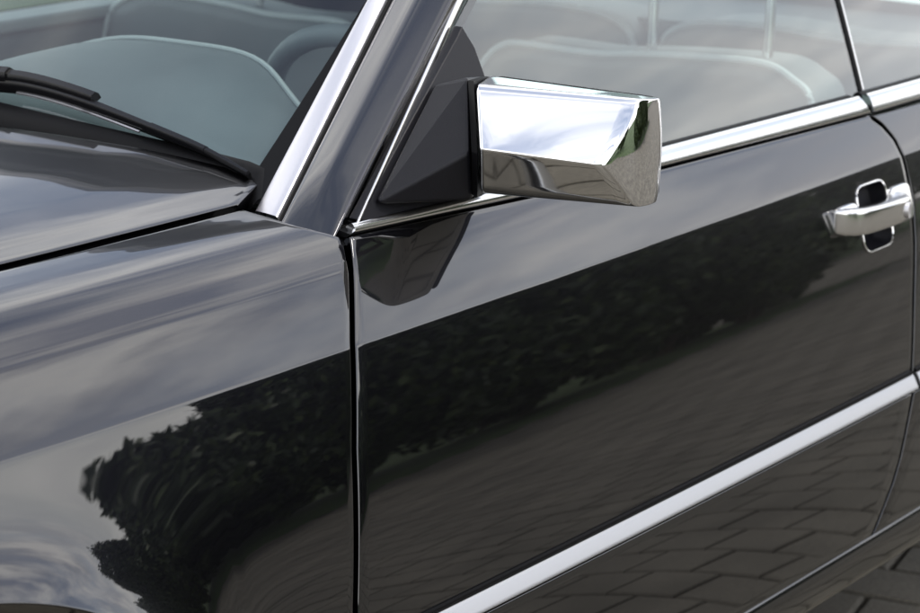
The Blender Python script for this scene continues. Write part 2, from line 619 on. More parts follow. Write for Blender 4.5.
def cut_hole(V, Fc, idx, flip):
    ring = [(i0, j) for j in range(j0, j1)] + [(i, j1) for i in range(i0, i1)] + [(i1, j) for j in range(j1, j0, -1)] + [(i, j0) for i in range(i1, i0, -1)]
    k = len(V)
    for (i, j) in ring:
        q = rounded(P[i, j])
        cup_loop.append(q)
        V.append(q)
    n = len(ring)
    for a_ in range(n):
        b_ = (a_ + 1) % n
        Fc.append((idx(*ring[a_]), idx(*ring[b_]), k + b_, k + a_))
DOOR = panel('door', P, PAINT, CAR, 'tblr', top=ROLL, hole=lambda i, j: i0 <= i < i1 and j0 <= j < j1, extra=cut_hole)

# --- rear quarter panel
ZQ = [.8325, .8317, .8308, .8300, .8292, .8285, .82, .80, .775, .75, .72, .69, .66, .63, .60, .57, .54, .525]
P = []
for f in FR:
    zr = .838 + (.895 - .838) * f
    line = []
    for g_ in np.linspace(0, 1, 40) ** 1.6:
        X = rear_edge(zr) + HG + (2.4 - rear_edge(zr)) * g_
        z = .838 + (door_top(X) - .838) * f
        line.append((X, SY(X, z), z))
    P.append(line)
for z in ZQ:
    P.append([(X, SY(X, z), z) for X in (rear_edge(z) + HG + (2.4 - rear_edge(z)) * g_ for g_ in np.linspace(0, 1, 40) ** 1.6)])
panel('rear_quarter_panel', P, PAINT, CAR, 'tbl', top=ROLL)

# --- lower cladding boards, bright mouldings
def board(name, xa, xb, parent):
    P = []
    for z in (.529, .52, .505, .48, .45, .42, .395, .375, .363):
        a, b_ = xa(z), xb(z)
        P.append([(X, SY(X, z) - .005, z) for X in np.linspace(a, b_, 40)])
    return panel(name, P, PAINT, parent, 'tblr', top=[(.0012, .0003), (.0022, .0012), (.0028, .0026), (.003, .012)])
board('lower_cladding', lambda z: front_edge(z) + HG, lambda z: rear_edge(z) - HG, CAR)
board('lower_cladding', lambda z: rear_edge(z) + HG, lambda z: 2.4, CAR)
board('lower_cladding', lambda z: -.235 - .3 * max(0, .40 - z), lambda z: front_edge(z) - HG, CAR)
def moulding(xa, xb, parent):
    secs, secs2 = [], []
    for g_ in np.linspace(0, 1, 44):
        def pt(z, out):
            X = xa(z) + (xb(z) - xa(z)) * g_
            return (X, SY(X, .545) - out, z)
        secs.append([pt(.5553, .000), pt(.5551, .0034), pt(.5546, .0042), pt(.5538, .0050), pt(.5515, .0068), pt(.547, .0096), pt(.5425, .0124), pt(.5395, .0141), pt(.5386, .0143), pt(.5380, .0138), pt(.5378, .012), pt(.5378, .000)])
        secs2.append([pt(.5602, -.001), pt(.5598, .0028), pt(.5578, .0036), pt(.5566, .0028), pt(.5564, -.001)])
    o = loft('side_moulding', secs, MOULD, parent, sharp=35)
    loft('moulding_seal', secs2, RUBBER, o, sharp=60)
    return o
moulding(lambda z: front_edge(z) + HG, lambda z: rear_edge(z) - HG, CAR)
moulding(lambda z: rear_edge(z) + HG, lambda z: 2.4, CAR)
moulding(lambda z: -.21, lambda z: front_edge(z) - HG, CAR)

# --- sill
P = []
for z, o_ in ((.3545, .0015), (.350, -.001), (.343, -.0025), (.33, -.0025), (.315, -.001), (.305, .0015), (.297, .006), (.291, .013), (.285, .024), (.283, .05), (.283, .10)):
    P.append([(X, SY(X, max(z, .30)) + o_, z) for X in np.linspace(-.24, 2.4, 60)])
panel('sill', P, PAINT, CAR, 't', rings=ROLL)

# --- black backing sheet added to darken the panel gaps; underbody
P = []
for z in np.linspace(.29, .875, 16):
    P.append([(X, SY(X, max(z, .3)) + .034 + .012 * max(0, (z - .8) / .07), z) for X in np.linspace(-.2, 2.4, 30)])
panel('gap_backing', P, BLACK, CAR, '')
box('underbody', (1.05, .86, .36), (2.9, 1.45, .10), BLACK, CAR, .02)
# wheel house
secs = []
for y in (.02, .30):
    secs.append([(XC + (RA + .012) * math.cos(q), y, ZC + (RA + .012) * math.sin(q)) for q in np.linspace(-.25, math.pi + .25, 40)])
loft('wheel_house', secs, BLACK, CAR, closed=False, sharp=0)
box('engine_bay', (-.62, .83, .62), (1.2, 1.10, .50), BLACK, CAR, .02)
# channel under the hood gap and round the hood corner
P = [[(X, y + plan(X), .918) for y in (.11, .15, .19, .23)] for X in np.linspace(-1.25, .05, 20)]
panel('hood_channel', P, BLACK, CAR, '', outward=(0, 0, 1))

# ------------------------------------------------------------------ belt trim and side glass
ST = np.array([(.013, .066, .931), (.149, .062, .927), (.246, .0585, .9235), (.40, .0565, .9215), (.551, .056, .920), (1.011, .052, .913), (1.6, .054, .907), (2.4, .06, .902)])
SB = np.array([(.006, .060, .923), (.149, .056, .9175), (.247, .053, .9135), (.40, .048, .9075), (.534, .044, .902), (1.023, .039, .890), (1.6, .040, .884), (2.4, .044, .879)])
def at_x(T_, X):
    return np.array([X, ip(X, T_[:, 0], T_[:, 1]), ip(X, T_[:, 0], T_[:, 2])])
def belt(x0, x1, slant):
    secs = []
    for X in np.linspace(x0, x1, 48):
        b_ = at_x(SB, X)
        t_ = at_x(ST, X)
        e = (X - x0) / (x1 - x0)
        k0, k1 = (0, slant * max(0, (e - .9) / .1)) if slant > 0 else (0, 0)
        b_[0] += k1
        d = t_ - b_
        nrm = np.cross((1, 0, 0), d)
        nrm /= np.linalg.norm(nrm)
        if nrm[1] > 0:
            nrm = -nrm
        w = np.linalg.norm(d)
        S = []
        for q, h in ((0, -.006), (0, .0005), (.03, .0016), (.1, .0024), (.45, .0036), (.75, .0036), (.92, .0026), (.98, .0012), (1, -.006)):
            S.append(b_ + d * q + nrm * (h + .002))
        secs.append(S)
    return loft('belt_trim', secs, BRIGHT, CAR, sharp=50)
belt(.008, 1.012, .014)
belt(1.036, 2.4, 0)
for x0, x1 in ((.002, 1.02), (1.044, 2.4)):      # rubber lip under the trim
    loft('belt_seal', [[at_x(SB, X) + np.array(v) for v in ((0, -.002, .0005), (0, .004, -.0035), (0, .02, -.004), (0, .02, .004))] for X in np.linspace(x0, x1, 30)], RUBBER, CAR, sharp=50)
def glass_y(X, Z):
    s = at_x(ST, X)
    h = Z - s[2]
    return s[1] + .014 + .38 * h + .12 * h * h
def glass_seal(x0, x1):
    loft('window_seal', [[(X, glass_y(X, at_x(ST, X)[2]) + dy, at_x(ST, X)[2] + dz) for dy, dz in ((-.010, -.006), (-.008, -.0010), (-.004, .0004), (.000, .0004), (.004, -.006))] for X in np.linspace(x0, x1, 30)], RUBBER, CAR, sharp=60)
glass_seal(.02, 1.015)
glass_seal(1.04, 2.0)
def pillar_line(a, b_, s):
    return np.array(a) + (np.array(b_) - np.array(a)) * s
TRF = ((.006, .060, .925), (.291, .150, 1.110))     # front edge of the door window trim
TRR = ((.016, .062, .926), (.318, .155, 1.107))
def trim_x(Z):
    return float(ip(Z, [.925, 1.1075, 1.29], [.014, .306, .60]))
def pane(name, xa, xb, z1, m, parent, nz=14, nx=16):
    P = []
    for g_ in np.linspace(0, 1, nz):
        line = []
        for h in np.linspace(0, 1, nx):
            zb = .895
            z = zb + (z1 - zb) * g_
            X = xa(z) + (xb(z) - xa(z)) * h
            line.append((X, glass_y(X, z), z))
        P.append(line)
    return panel(name, P, m, parent, '')
def b_line(z):
    return 1.046 + .10 * (z - .91)
pane('door_window', trim_x, lambda z: b_line(z) + .002, 1.29, GLASS, CAR)
pane('quarter_window', lambda z: b_line(z) + .010, lambda z: 1.78 - .5 * (z - .9), 1.29, GLASS, CAR)
loft('window_division', [[(b_line(z) + dx, glass_y(1.03, z) + dy, z) for dx, dy in ((.001, -.001), (.003, -.0025), (.008, -.0025), (.010, -.001), (.010, .003), (.001, .003))] for z in np.linspace(.905, 1.29, 12)], RUBBER, CAR, sharp=50)
loft('division_trim', [[(b_line(z) + dx, glass_y(1.03, z) + dy, z) for dx, dy in ((.0085, -.0030), (.0115, -.0030), (.0115, -.001), (.0085, -.001))] for z in np.linspace(.915, 1.29, 12)], BRIGHT, CAR, sharp=50)

# ------------------------------------------------------------------ windscreen pillar
SMAX = 2.02
PS = np.linspace(-.02, SMAX, 26)
def strip(name, lines, m, parent, outn, s0=None, s1=None, foot=False):
    secs = []
    nl = len(lines) - 1
    sa_ = -.02 if s0 is None else s0
    sb_ = sa_ if s1 is None else s1
    for q in np.linspace(0, 1, 26):
        line = []
        for k, (a, b_, h) in enumerate(lines):
            st = sa_ + (sb_ - sa_) * k / nl
            sv_ = st + (SMAX - st) * q
            if h > .0045:
                h = .0045 + (h - .0045) * min(1, max(0, (sv_ - .02) / .2))
            if h > 0:
                h *= min(1, max(.1, (sv_ + .06) / .2)) if foot else 1
            line.append(pillar_line(a, b_, sv_) + np.array(outn) * h)
        secs.append(line)
    P = np.array(secs)
    return panel(name, P, m, parent, '', outward=(-.5, -.5, .6))
CI = ((-.003, .177, .930), (.247, .235, 1.108))
CO = ((-.009, .142, .930), (.260, .220, 1.108))
PI_ = ((-.0115, .135, .929), (.2635, .2155, 1.1075))
PM = ((-.020, .092, .9295), (.268, .180, 1.1105))
PR = ((-.0075, .0705, .9218), (.277, .145, 1.112))
on = np.array((-.50, -.10, .86))
def mixl(A_, B_, q):
    return tuple(tuple(np.array(A_[k]) * (1 - q) + np.array(B_[k]) * q) for k in (0, 1))
strip('windscreen_trim', [(*CI, -.012), (*CI, 0), (*mixl(CI, CO, .02), .0012), (*mixl(CI, CO, .08), .0022), (*mixl(CI, CO, .3), .0026), (*mixl(CI, CO, .5), .0028), (*mixl(CI, CO, .7), .0026), (*mixl(CI, CO, .92), .0022), (*mixl(CI, CO, .98), .0012), (*CO, 0), (*CO, -.012)], SATIN, CAR, on, s0=.0)
strip('pillar_groove', [(*CO, -.003), (*mixl(CO, PI_, .5), -.006), (*PI_, -.003)], RUBBER, CAR, on, s0=-.08)
PL = [(*PI_, -.012), (*PI_, -.001)]
for q in (.03, .10, .2, .3, .38, .44, .50, .56, .62, .70, .8, .9, .97):
    h = .0085 * (1 - math.sqrt((2 * q - 1.04) ** 2 + .02)) / (1 - math.sqrt(.02))
    h = max(h, 0) + .0008
    PL.append((*mixl(PI_, PR, q), h))
PL += [(*PR, 0), (*PR, -.003), (*PR, -.02)]
strip('front_pillar', PL, PAINT, CAR, on, s0=-.06, s1=-.006, foot=True)
strip('pillar_seal', [(*mixl(PI_, PR, .7), -.012), (*PR, -.010), (*mixl(PR, TRF, .5), -.009), (*TRF, -.009), (*TRR, -.012)], RUBBER, CAR, on)
TN = np.array((-.35, -.75, .55))
strip('window_frame_trim', [(*TRF, -.012), (*TRF, 0), (*mixl(TRF, TRR, .08), .003), (*mixl(TRF, TRR, .35), .0045), (*mixl(TRF, TRR, .65), .0040), (*mixl(TRF, TRR, .95), .0015), (*TRR, -.001), (*TRR, -.012)], BRIGHT, CAR, TN, s0=-.01)
strip('window_channel', [(*TRR, -.003), (*mixl(TRF, TRR, 1.9), -.005), (*mixl(TRF, TRR, 2.0), -.012)], RUBBER, CAR, TN, s0=-.01)

# ------------------------------------------------------------------ windscreen, cowl, wiper
YC = .83
def ws_x(y, z):
    return -.003 + 1.62 * (z - .93) - .09 * (1 - ((y - YC) / .655) ** 2)
def ws_pt(y, z, off=0):
    return np.array((ws_x(y, z) - .50 * off, y, z + .84 * off))
def ws_low(y):
    ym = min(y, 1.66 - y)
    return float(ip(ym, [.178, .193, .204, .287, .38, .483, .575, .83], [.932, .946, .958, .966, .973, .980, .986, .992]))
def ws_left(z):
    return .177 + (z - .93) * .33
P = []
for g_ in np.linspace(0, 1, 22):
    line = []
    for h in np.linspace(0, 1, 41):
        y0 = .180 + .33 * .36 * g_
        y = y0 + (1.66 - 2 * y0) * h
        zl = ws_low(.18 + (1.66 - .36) * h)
        z = zl + (1.29 - zl) * g_
        line.append(ws_pt(y, z))
    P.append(line)
WS = panel('windscreen', P, WGLASS, CAR, '', outward=(-.5, 0, .8))
# black ceramic border of the screen, along the pillar and the bottom
P = []
for g_ in np.linspace(0, 1, 24):
    z = .935 + (1.29 - .935) * g_
    y = .176 + .33 * (z - .93)
    P.append([ws_pt(y + q, z, .0022) for q in (0, .006, .009 + .016 * (1 - g_) ** 2)])
panel('screen_gasket', P, RUBBER, WS, '', outward=(-.5, 0, .8))
P = []
for y in np.linspace(.18, 1.48, 60):
    zl = ws_low(y)
    P.append([ws_pt(y, zl + q, o_) for q, o_ in ((.0065, .0018), (.003, .0045), (-.004, .0045), (-.010, -.002), (-.016, -.02))])
panel('screen_gasket', P, RUBBER, WS, '', outward=(-.5, 0, .8))
P = []
for y in np.linspace(.17, 1.49, 60):
    ym = min(y, 1.66 - y)
    xa = hood_rear(max(ym, .19)) - .03
    za = hoodZ(max(ym, .19), 0) - .030
    e = ws_pt(y, ws_low(y) - .012, -.008)
    P.append([(xa + (e[0] - xa) * q, y, za + (e[2] - za) * q - .012 * math.sin(math.pi * q)) for q in np.linspace(0, 1, 8)])
panel('cowl_panel', P, RUBBER, CAR, '', outward=(0, 0, 1))

def wiper():
    W = empty('wiper', parent=CAR)
    pts = [(1.30, .985), (1.1, 1.002), (.9, 1.010), (.75, 1.013), (.602, 1.0135), (.533, 1.0135), (.449, 1.006), (.335, .990), (.268, .979), (.206, .9655)]
    ax = spline([ws_pt(y, z - .013, .0005) for y, z in pts], 8)
    nv = np.array((-.52, 0, .85))
    def sec(i, o0, w0, h):
        d = ax[min(i + 1, len(ax) - 1)] - ax[max(i - 1, 0)]
        d /= np.linalg.norm(d)
        s = np.cross(d, nv)
        s /= np.linalg.norm(s)
        p = ax[i] + nv * o0
        return p, s
    n = len(ax)
    rub, frame = [], []
    for i in range(n):
        p, s = sec(i, 0, 0, 0)
        e = i / (n - 1)
        y = ax[i][1]
        w = float(ip(y, [.2, .27, .45, .6], [.0028, .0046, .0075, .0085]))
        h = float(ip(y, [.2, .27, .45, .6], [.0045, .0075, .0115, .0130]))
        rub.append([p + nv * .001 - s * .0012, p + nv * .001 + s * .0012, p + nv * .009 + s * .003, p + nv * .009 - s * .003])
        b0 = .0085
        frame.append([p + nv * b0 - s * w, p + nv * (b0 + h * .6) - s * w * .95, p + nv * (b0 + h) - s * w * .55, p + nv * (b0 + h) + s * w * .4, p + nv * (b0 + h * .5) + s * w, p + nv * b0 + s * w])
    loft('wiper_blade', rub, RUBBER, W, sharp=40)
    # the frame in three jointed lengths
    ys = ax[:, 1]
    def cut(y0, y1, g=1.0, lift=0.0, lat=0.0):
        up_ = np.array((.84, 0, .53))
        idx = [i for i in range(n) if y0 <= ys[i] <= y1]
        out = []
        for i in idx:
            c = np.mean(frame[i], axis=0)
            out.append([c + (q - c) * g + nv * lift + up_ * lat for q in frame[i]])
        return out
    loft('wiper_frame', cut(.20, .272, .85), WIPER, W, sharp=40)
    loft('wiper_frame', cut(.262, .352, .92, .0004), WIPER, W, sharp=40)
    loft('wiper_frame', cut(.338, 1.3, .82), WIPER, W, sharp=40)
    loft('wiper_arm', cut(.425, .62, .95, .0045, .0065), WIPER, W, sharp=40)
    loft('wiper_arm_root', cut(.56, .95, 1.15, .006, .0065), WIPER, W, sharp=40)
    # bright steel spring strips seen beside the rubber
    for y0, y1 in ((.45, .53), (.375, .435)):
        idx = [i for i in range(n) if y0 - .02 <= ys[i] <= y1 + .02]
        S = []
        for i in idx:
            p, s = sec(i, 0, 0, 0)
            sd = s if s[0] < 0 else -s
            c = p + nv * .0075 + sd * .0085
            S.append([c, c + nv * .0022, c + nv * .0022 - sd * .002, c - sd * .002])
        loft('spring_strip', S, SATIN, W, sharp=30)
    return W
wiper()

# ------------------------------------------------------------------ door mirror
MIR = empty('side_mirror', parent=CAR)
MIR['label'] = 'faceted chrome door mirror on a matt black foot'
L_ = dict(T=(.150, .016, 1.054), R=(.120, -.011, .997), B=(.140, .003, .946), b=(.225, .045, .938), t=(.222, .052, 1.0495))
Q_ = dict(T=(.213, -.1325, 1.047), R=(.173, -.1205, .985), B=(.208, -.1335, .939), b=(.270, -.1215, .933), t=(.268, -.1225, 1.039))
RADII = dict(T=.009, R=.0022, B=.012, b=.009, t=.008)
def mirror_loop(D, g_=1.0):
    """rounded five-sided section of the housing"""
    ks = ['T', 'R', 'B', 'b', 't']
    out = []
    for i, k in enumerate(ks):
        p = np.array(D[k]); a_ = np.array(D[ks[i - 1]]); b2 = np.array(D[ks[(i + 1) % 5]])
        r_ = RADII[k] * g_
        u, v = (a_ - p) / np.linalg.norm(a_ - p), (b2 - p) / np.linalg.norm(b2 - p)
        for q in np.linspace(0, 1, 9):
            A_, B_ = p + u * r_, p + v * r_
            out.append(A_ * (1 - q) ** 2 + 2 * p * q * (1 - q) + B_ * q * q)
        n2 = 7
        s0, s1 = p + v * r_, b2 - v * RADII[ks[(i + 1) % 5]] * g_
        for q in np.linspace(0, 1, n2 + 2)[1:-1]:
            out.append(s0 + (s1 - s0) * q)
    return np.array(out)
def end_y(X, Z):
    return -.1385 + (7.5 if X < .222 else 5.5) * (X - .222) ** 2 + 1.5 * (Z - .989) ** 2
LL, LR = mirror_loop(L_), mirror_loop(Q_)
for p in LR:
    p[1] = end_y(p[0], p[2])
axm = LR.mean(0) - LL.mean(0)
axm /= np.linalg.norm(axm)
secs = []
cl = LL.mean(0)
for g_, d in ((.2, .0015), (.96, .0015), (.985, .0004), (1.0, -.0012)):
    secs.append(cl + (LL - cl) * g_ - axm * d)
for q in (.02, .1, .3, .5, .7, .9, .97):
    secs.append(LL + (LR - LL) * q)
crr = LR.mean(0)
crr[0] = .218
for g_, w_, back_ in ((1.0, 0, .0034), (.9985, .04, .0018), (.994, .16, .0008), (.986, .38, .0002), (.972, .66, 0), (.95, .88, 0), (.91, 1, 0), (.84, 1, 0), (.74, 1, 0), (.6, 1, 0), (.45, 1, 0), (.3, 1, 0), (.15, 1, 0), (.03, 1, 0)):
    q = crr + (LR - crr) * g_ - axm * back_
    for p in q:
        p[1] = p[1] * (1 - w_) + end_y(p[0], p[2]) * w_
    secs.append(q)
loft('mirror_housing', secs, CHROME, MIR, sharp=0)
# black rim that carries the looking glass
back = [L_['t'], Q_['t'], Q_['b'], L_['b']]
bc = np.mean(back, axis=0)
def rim_loop(g_, dx):
    pts = [bc + (np.array(p) - bc) * g_ for p in back]
    out = []
    for i in range(4):
        p, a_, b2 = pts[i], pts[i - 1], pts[(i + 1) % 4]
        u, v = (a_ - p) / np.linalg.norm(a_ - p) * .012, (b2 - p) / np.linalg.norm(b2 - p) * .012
        for q in np.linspace(0, 1, 7):
            out.append((p + u) * (1 - q) ** 2 + 2 * p * q * (1 - q) + (p + v) * q * q + np.array((dx, 0, 0)))
    return out
loft('mirror_rim', [rim_loop(.95, -.006), rim_loop(.992, -.002), rim_loop(1.0, .001), rim_loop(.995, .0035), rim_loop(.93, .004)], RUBBER, MIR, sharp=30)
gpts = rim_loop(.93, .0055)
fixn(make('mirror_glass', gpts, [tuple(range(len(gpts)))], CHROME, MIR, smooth=False))
# foot: faceted black stalk between the sail and the housing
fv = [(.047, .068, .943), (.189, .100, 1.039), (.275, .112, 1.033), (.235, .068, .925),
      (.160, .036, 1.058), (.130, .010, .989), (.146, .020, .937), (.222, .056, .934), (.230, .064, 1.046)]
ff = [(0, 5, 4, 1), (0, 6, 5), (0, 3, 7, 6), (1, 4, 8, 2), (2, 8, 7, 3), (4, 5, 6, 7, 8), (0, 1, 2, 3)]
poly('mirror_foot', fv, ff, PLASTIC, MIR, .004, 4)
# thin bright collar between foot and housing
cv = [(.152, .022, 1.057), (.122, -.005, .991), (.141, .009, .941), (.224, .050, .936), (.224, .056, 1.048)]
c = np.mean(cv, axis=0)
ax_ = np.array((.02, .045, 0)); ax_ = ax_ / np.linalg.norm(ax_)
loft('mirror_collar', [[c + (np.array(p) - c) * .99 for p in cv], [c + (np.array(p) - c) * .97 + ax_ * .012 for p in cv]], RUBBER, MIR, sharp=20)
# sail plate in the front corner of the window
sp = [(.022, .933), (.040, .929), (.225, .921), (.262, .975), (.280, 1.035), (.278, 1.065), (.268, 1.088), (.255, 1.079), (.14, 1.008)]
def sail_pt(X, Z, o_):
    return (X, glass_y(X, Z) - o_, Z)
fr = [sail_pt(x, z, .014) for x, z in sp]
bk = [sail_pt(x, z, .002) for x, z in sp]
ns = len(sp)
poly('mirror_sail', fr + bk, [tuple(range(ns)), tuple(range(2 * ns - 1, ns - 1, -1))] + [(k, k + ns, (k + 1) % ns + ns, (k + 1) % ns) for k in range(ns)], PLASTIC, MIR, .002, 2)

# ------------------------------------------------------------------ door handle
HND = empty('door_handle', parent=CAR)
HND['label'] = 'chrome bar door handle over a black recess'
lp = [np.array(p) for p in cup_loop]
cc_ = np.mean(lp, axis=0)
def lay(g_, d):
    return [cc_ + (p - cc_) * np.array((g_, 1, g_)) + np.array((0, d, 0)) for p in lp]
secs = [lay(1, 0), lay(.985, .001), lay(.97, .004), lay(.93, .022), lay(.85, .028), lay(.5, .031), lay(.05, .032)]
loft('handle_recess', secs, PLASTIC, HND, caps=False, sharp=0)
tube('recess_rim', [p + np.array((0, -.0008, 0)) for p in lay(.985, 0)], .0014, BRIGHT, HND, 8, closed=True)
def grip_sec(X, yc, zc, h, w):
    S = []
    for q in np.linspace(0, 2 * math.pi, 20, endpoint=False):
        cx_, sx_ = math.cos(q), math.sin(q)
        e = .38
        S.append((X, yc + w * math.copysign(abs(cx_) ** e, cx_), zc + h * math.copysign(abs(sx_) ** e, sx_)))
    return S
G = [(.862, -.004, .7825, .0130, .003), (.864, -.008, .7825, .0150, .005), (.869, -.0125, .782, .0160, .007), (.879, -.0180, .7815, 0.0170, .0105), (.90, -.025, .7805, 0.0170, .0105), (.93, -.027, .7795, 0.0166, .0105), (.96, -.027, .7785, 0.0164, .011), (.985, -.025, .778, 0.0164, .0125), (1.005, -.021, .7775, 0.0162, .015), (1.018, -.016, .777, 0.0158, .015), (1.028, -.010, .7768, .016, .012), (1.032, -.006, .7766, .0135, .009)]
loft('handle_grip', [grip_sec(*g_) for g_ in G], BRIGHT, HND, sharp=0)
# seat of the grip on the door skin, front and rear
for x0, x1, z0, z1 in ((.872, .922, .762, .798), (1.012, 1.0665, .752, .799)):
    n_ = 24
    A_, B_ = [], []
    for q in np.linspace(0, 2 * math.pi, n_, endpoint=False):
        cx_, sx_ = math.cos(q), math.sin(q)
        x = (x0 + x1) / 2 + (x1 - x0) / 2 * math.copysign(abs(cx_) ** .45, cx_)
        z = (z0 + z1) / 2 + (z1 - z0) / 2 * math.copysign(abs(sx_) ** .45, sx_)
        A_.append((x, SY(x, z) + .001, z))
        B_.append((x, SY(x, z) - .0035, z))
    Bc = np.mean(B_, axis=0)
    Ci = [Bc + (np.array(p) - Bc) * np.array((.93, 1, .93)) + np.array((0, -.0012, 0)) for p in B_]
    loft('handle_base', [A_, B_, Ci], BRIGHT, HND, sharp=30)
# lock barrel in the rear end of the grip
lk = []
for r_, d in ((.0088, .006), (.0088, -.0012), (.0078, -.002), (.0055, -.0012), (.0008, -.001)):
    lk.append([(1.003 + r_ * math.cos(q) + .0, -.0362 + d + .26 * r_ * math.cos(q), .7765 + 1.25 * r_ * math.sin(q)) for q in np.linspace(0, 2 * math.pi, 20, endpoint=False)])
loft('lock_barrel', lk, SATIN, HND, caps=True, sharp=30)

# ------------------------------------------------------------------ cabin
def seat(y0, x0, mir):
    S = empty('front_seat', parent=CAR)
    raw = [(.722, .80), (.722, .859), (.709, .886), (.686, .905), (.649, .912), (.525, .910), (.44, .917), (.341, .922), (.245, .923), (.198, .907), (.165, .880), (.155, .80)]
    pr = [(y0 + (y - .44) * mir, z) for y, z in raw]
    out = spline([(x0, y, z) for y, z in pr], 5)
    def lay2(dx, g_, dz):
        c = np.array((x0, y0, .6))
        low = [(x0, out[-1][1], .45), (x0, out[0][1], .45)]
        P = np.vstack([out, low])
        return [c + (p - c) * np.array((1, g_, g_)) + np.array((dx - (p[2] - .9) * -.18, 0, dz)) for p in P]
    loft('backrest', [lay2(.004, .80, 0), lay2(-.004, .93, 0), lay2(0, .985, 0), lay2(.012, 1, 0), lay2(.10, 1, 0), lay2(.125, .95, 0)], LEATHER, S, sharp=0)
    tube('piping', [(p[0] + .004 + (p[2] - .9) * .18, p[1], p[2] + .001) for p in out], .0055, PIPING, S, 8)
    for dy in (-.0175, .1725):
        yy_ = y0 + (.2715 + dy - .44 + .01) * mir
        tube('headrest_post', [(x0 + .05, yy_, .88), (x0 + .06, yy_, 1.03)], .0075, BRIGHT, S, 10)
    box('headrest', (x0 + .065, y0 + (.36 - .44) * mir, 1.12), (.09, .28, .17), LEATHER, S, .035)
    box('seat_cushion', (x0 - .22, y0, .50), (.52, .52, .16), LEATHER, S, .05)
    return S
seat(.44, 1.10, 1)
seat(1.22, 1.10, -1)
RB = empty('rear_bench', parent=CAR)
for y0, mir in ((.50, 1), (1.16, -1)):
    raw = [(-.31, .74), (-.30, .80), (-.265, .845), (-.20, .862), (-.05, .858), (.10, .866), (.22, .862), (.285, .84), (.305, .80), (.31, .74)]
    out = spline([(1.72, y0 + y * mir, z) for y, z in raw], 5)
    low = [(1.66, out[-1][1], .45), (1.66, out[0][1], .45)]
    P = np.vstack([out, low])
    c = np.array((1.72, y0, .6))
    loft('bench_back', [[c + (p - c) * np.array((1, g_, g_)) + np.array((dx, 0, 0)) for p in P] for dx, g_ in ((.0, .8), (-.008, .93), (0, .99), (.015, 1), (.14, 1))], LEATHER, RB, sharp=0)
    tube('piping', [(p[0] + .004, p[1], p[2]) for p in out], .0055, PIPING, RB, 8)
box('bench_cushion', (1.50, .83, .48), (.45, 1.25, .16), LEATHER, RB, .05)
box('parcel_shelf', (2.08, .83, .83), (.60, 1.35, .04), DASH, CAR, .01)
# dashboard: a cross-section carried across the car, with a raised hood over the instruments
def dash_sec(y):
    hump = math.exp(-((y - .575) / .20) ** 4) * .050
    side = .03 * max(0, 1 - abs(y - .20) / .05)
    zt = .972 + hump - .028 * min(1, max(0, (.36 - y) / .16)) - .012 * min(1, max(0, (y - .80) / .1))
    x1 = .20 + .07 * (hump / .05)
    zb = ws_low(y) - .012
    xb = ws_x(y, zb) + .030
    return [(xb, y, zb), (xb + .4 * (x1 - xb), y, zb + .62 * (zt - zb)), (xb + .75 * (x1 - xb), y, zb + .93 * (zt - zb)), (x1, y, zt), (x1 + .05, y, zt - .004), (x1 + .075, y, zt - .022), (x1 + .08, y, zt - .06), (.37, y, .88), (.40, y, .70), (.15, y, .60)]
loft('dashboard', [dash_sec(y) for y in np.linspace(.19, 1.47, 66)], DASH, CAR, sharp=0)
tube('dash_edge', [np.array(dash_sec(y)[4]) + np.array((0, 0, .002)) for y in np.linspace(.30, 1.0, 40)], .0032, TRIMGREY, CAR, 8)
SW = empty('steering_wheel', parent=CAR)
cw, aw = Vector((.56, .44, .855)), Vector((.86, 0, .5)).normalized()
sv = Vector((0, 1, 0))
uv = aw.cross(sv)
tube('wheel_rim', [cw + (sv * math.cos(q) + uv * math.sin(q)) * .195 for q in np.linspace(0, 2 * math.pi, 48, endpoint=False)], .0145, DASH, SW, 10, closed=True)
for q in (.1, math.pi - .1, math.pi / 2 * 2.6, math.pi / 2 * 3.4):
    tube('spoke', [cw - aw * .02, cw + (sv * math.cos(q) + uv * math.sin(q)) * .19], [.03, .014], DASH, SW, 10)
tube('column', [cw - aw * .02, cw - aw * .30], [.055, .05], DASH, SW, 14)
# door cards, far side of the cabin
box('door_card', (.62, .125, .66), (1.1, .05, .44), TRIMGREY, CAR, .015)
box('door_card', (.62, 1.535, .63), (1.3, .06, .48), DASH, CAR, .015)
box('window_sill', (.80, 1.545, .885), (2.3, .085, .022), TRIMGREY, CAR, .008)
P = [[(X, 1.66 - SY(X, z), z) for X in np.linspace(-.2, 2.4, 24)] for z in np.linspace(.28, .89, 16)]
panel('body_side', P, PAINT, CAR, '', outward=(0, 1, 0))
box('floor', (1.0, .83, .36), (2.4, 1.3, .05), CARPET, CAR, .01)
for (a, b_), nm in ((CI, 'a'),):
    secs = []
    for s in np.linspace(0, SMAX, 10):
        p = pillar_line(a, b_, s)
        p[1] = 1.66 - p[1]
        secs.append([p + np.array(v) for v in ((0, -.01, 0), (.07, .01, -.02), (.06, .07, -.03), (0, .06, 0))])
    loft('front_pillar', secs, PAINT, CAR, sharp=40)
secs = []
for s in np.linspace(0, SMAX, 10):       # inner cover of the near pillar
    p = pillar_line(PI_[0], PI_[1], s)
    secs.append([p + np.array(v) for v in ((.012, .038, -.012), (.05, .05, -.02), (.07, .02, -.035), (.035, -.04, -.02))])
loft('pillar_cover', secs, DASH, CAR, sharp=40)
P = []
for X in np.linspace(.56, 2.15, 16):
    P.append([(X - .10 * (1 - ((y - .83) / .6) ** 2) * (1 if X < .7 else 0), y, 1.288 + .055 * (1 - ((y - .83) / .62) ** 2) + .02 * math.sin(math.pi * (X - .5) / 1.7)) for y in np.linspace(.215, 1.445, 24)])
o = panel('roof', P, PAINT, CAR, '', outward=(0, 0, 1))
s_ = o.modifiers.new('solid', 'SOLIDIFY')
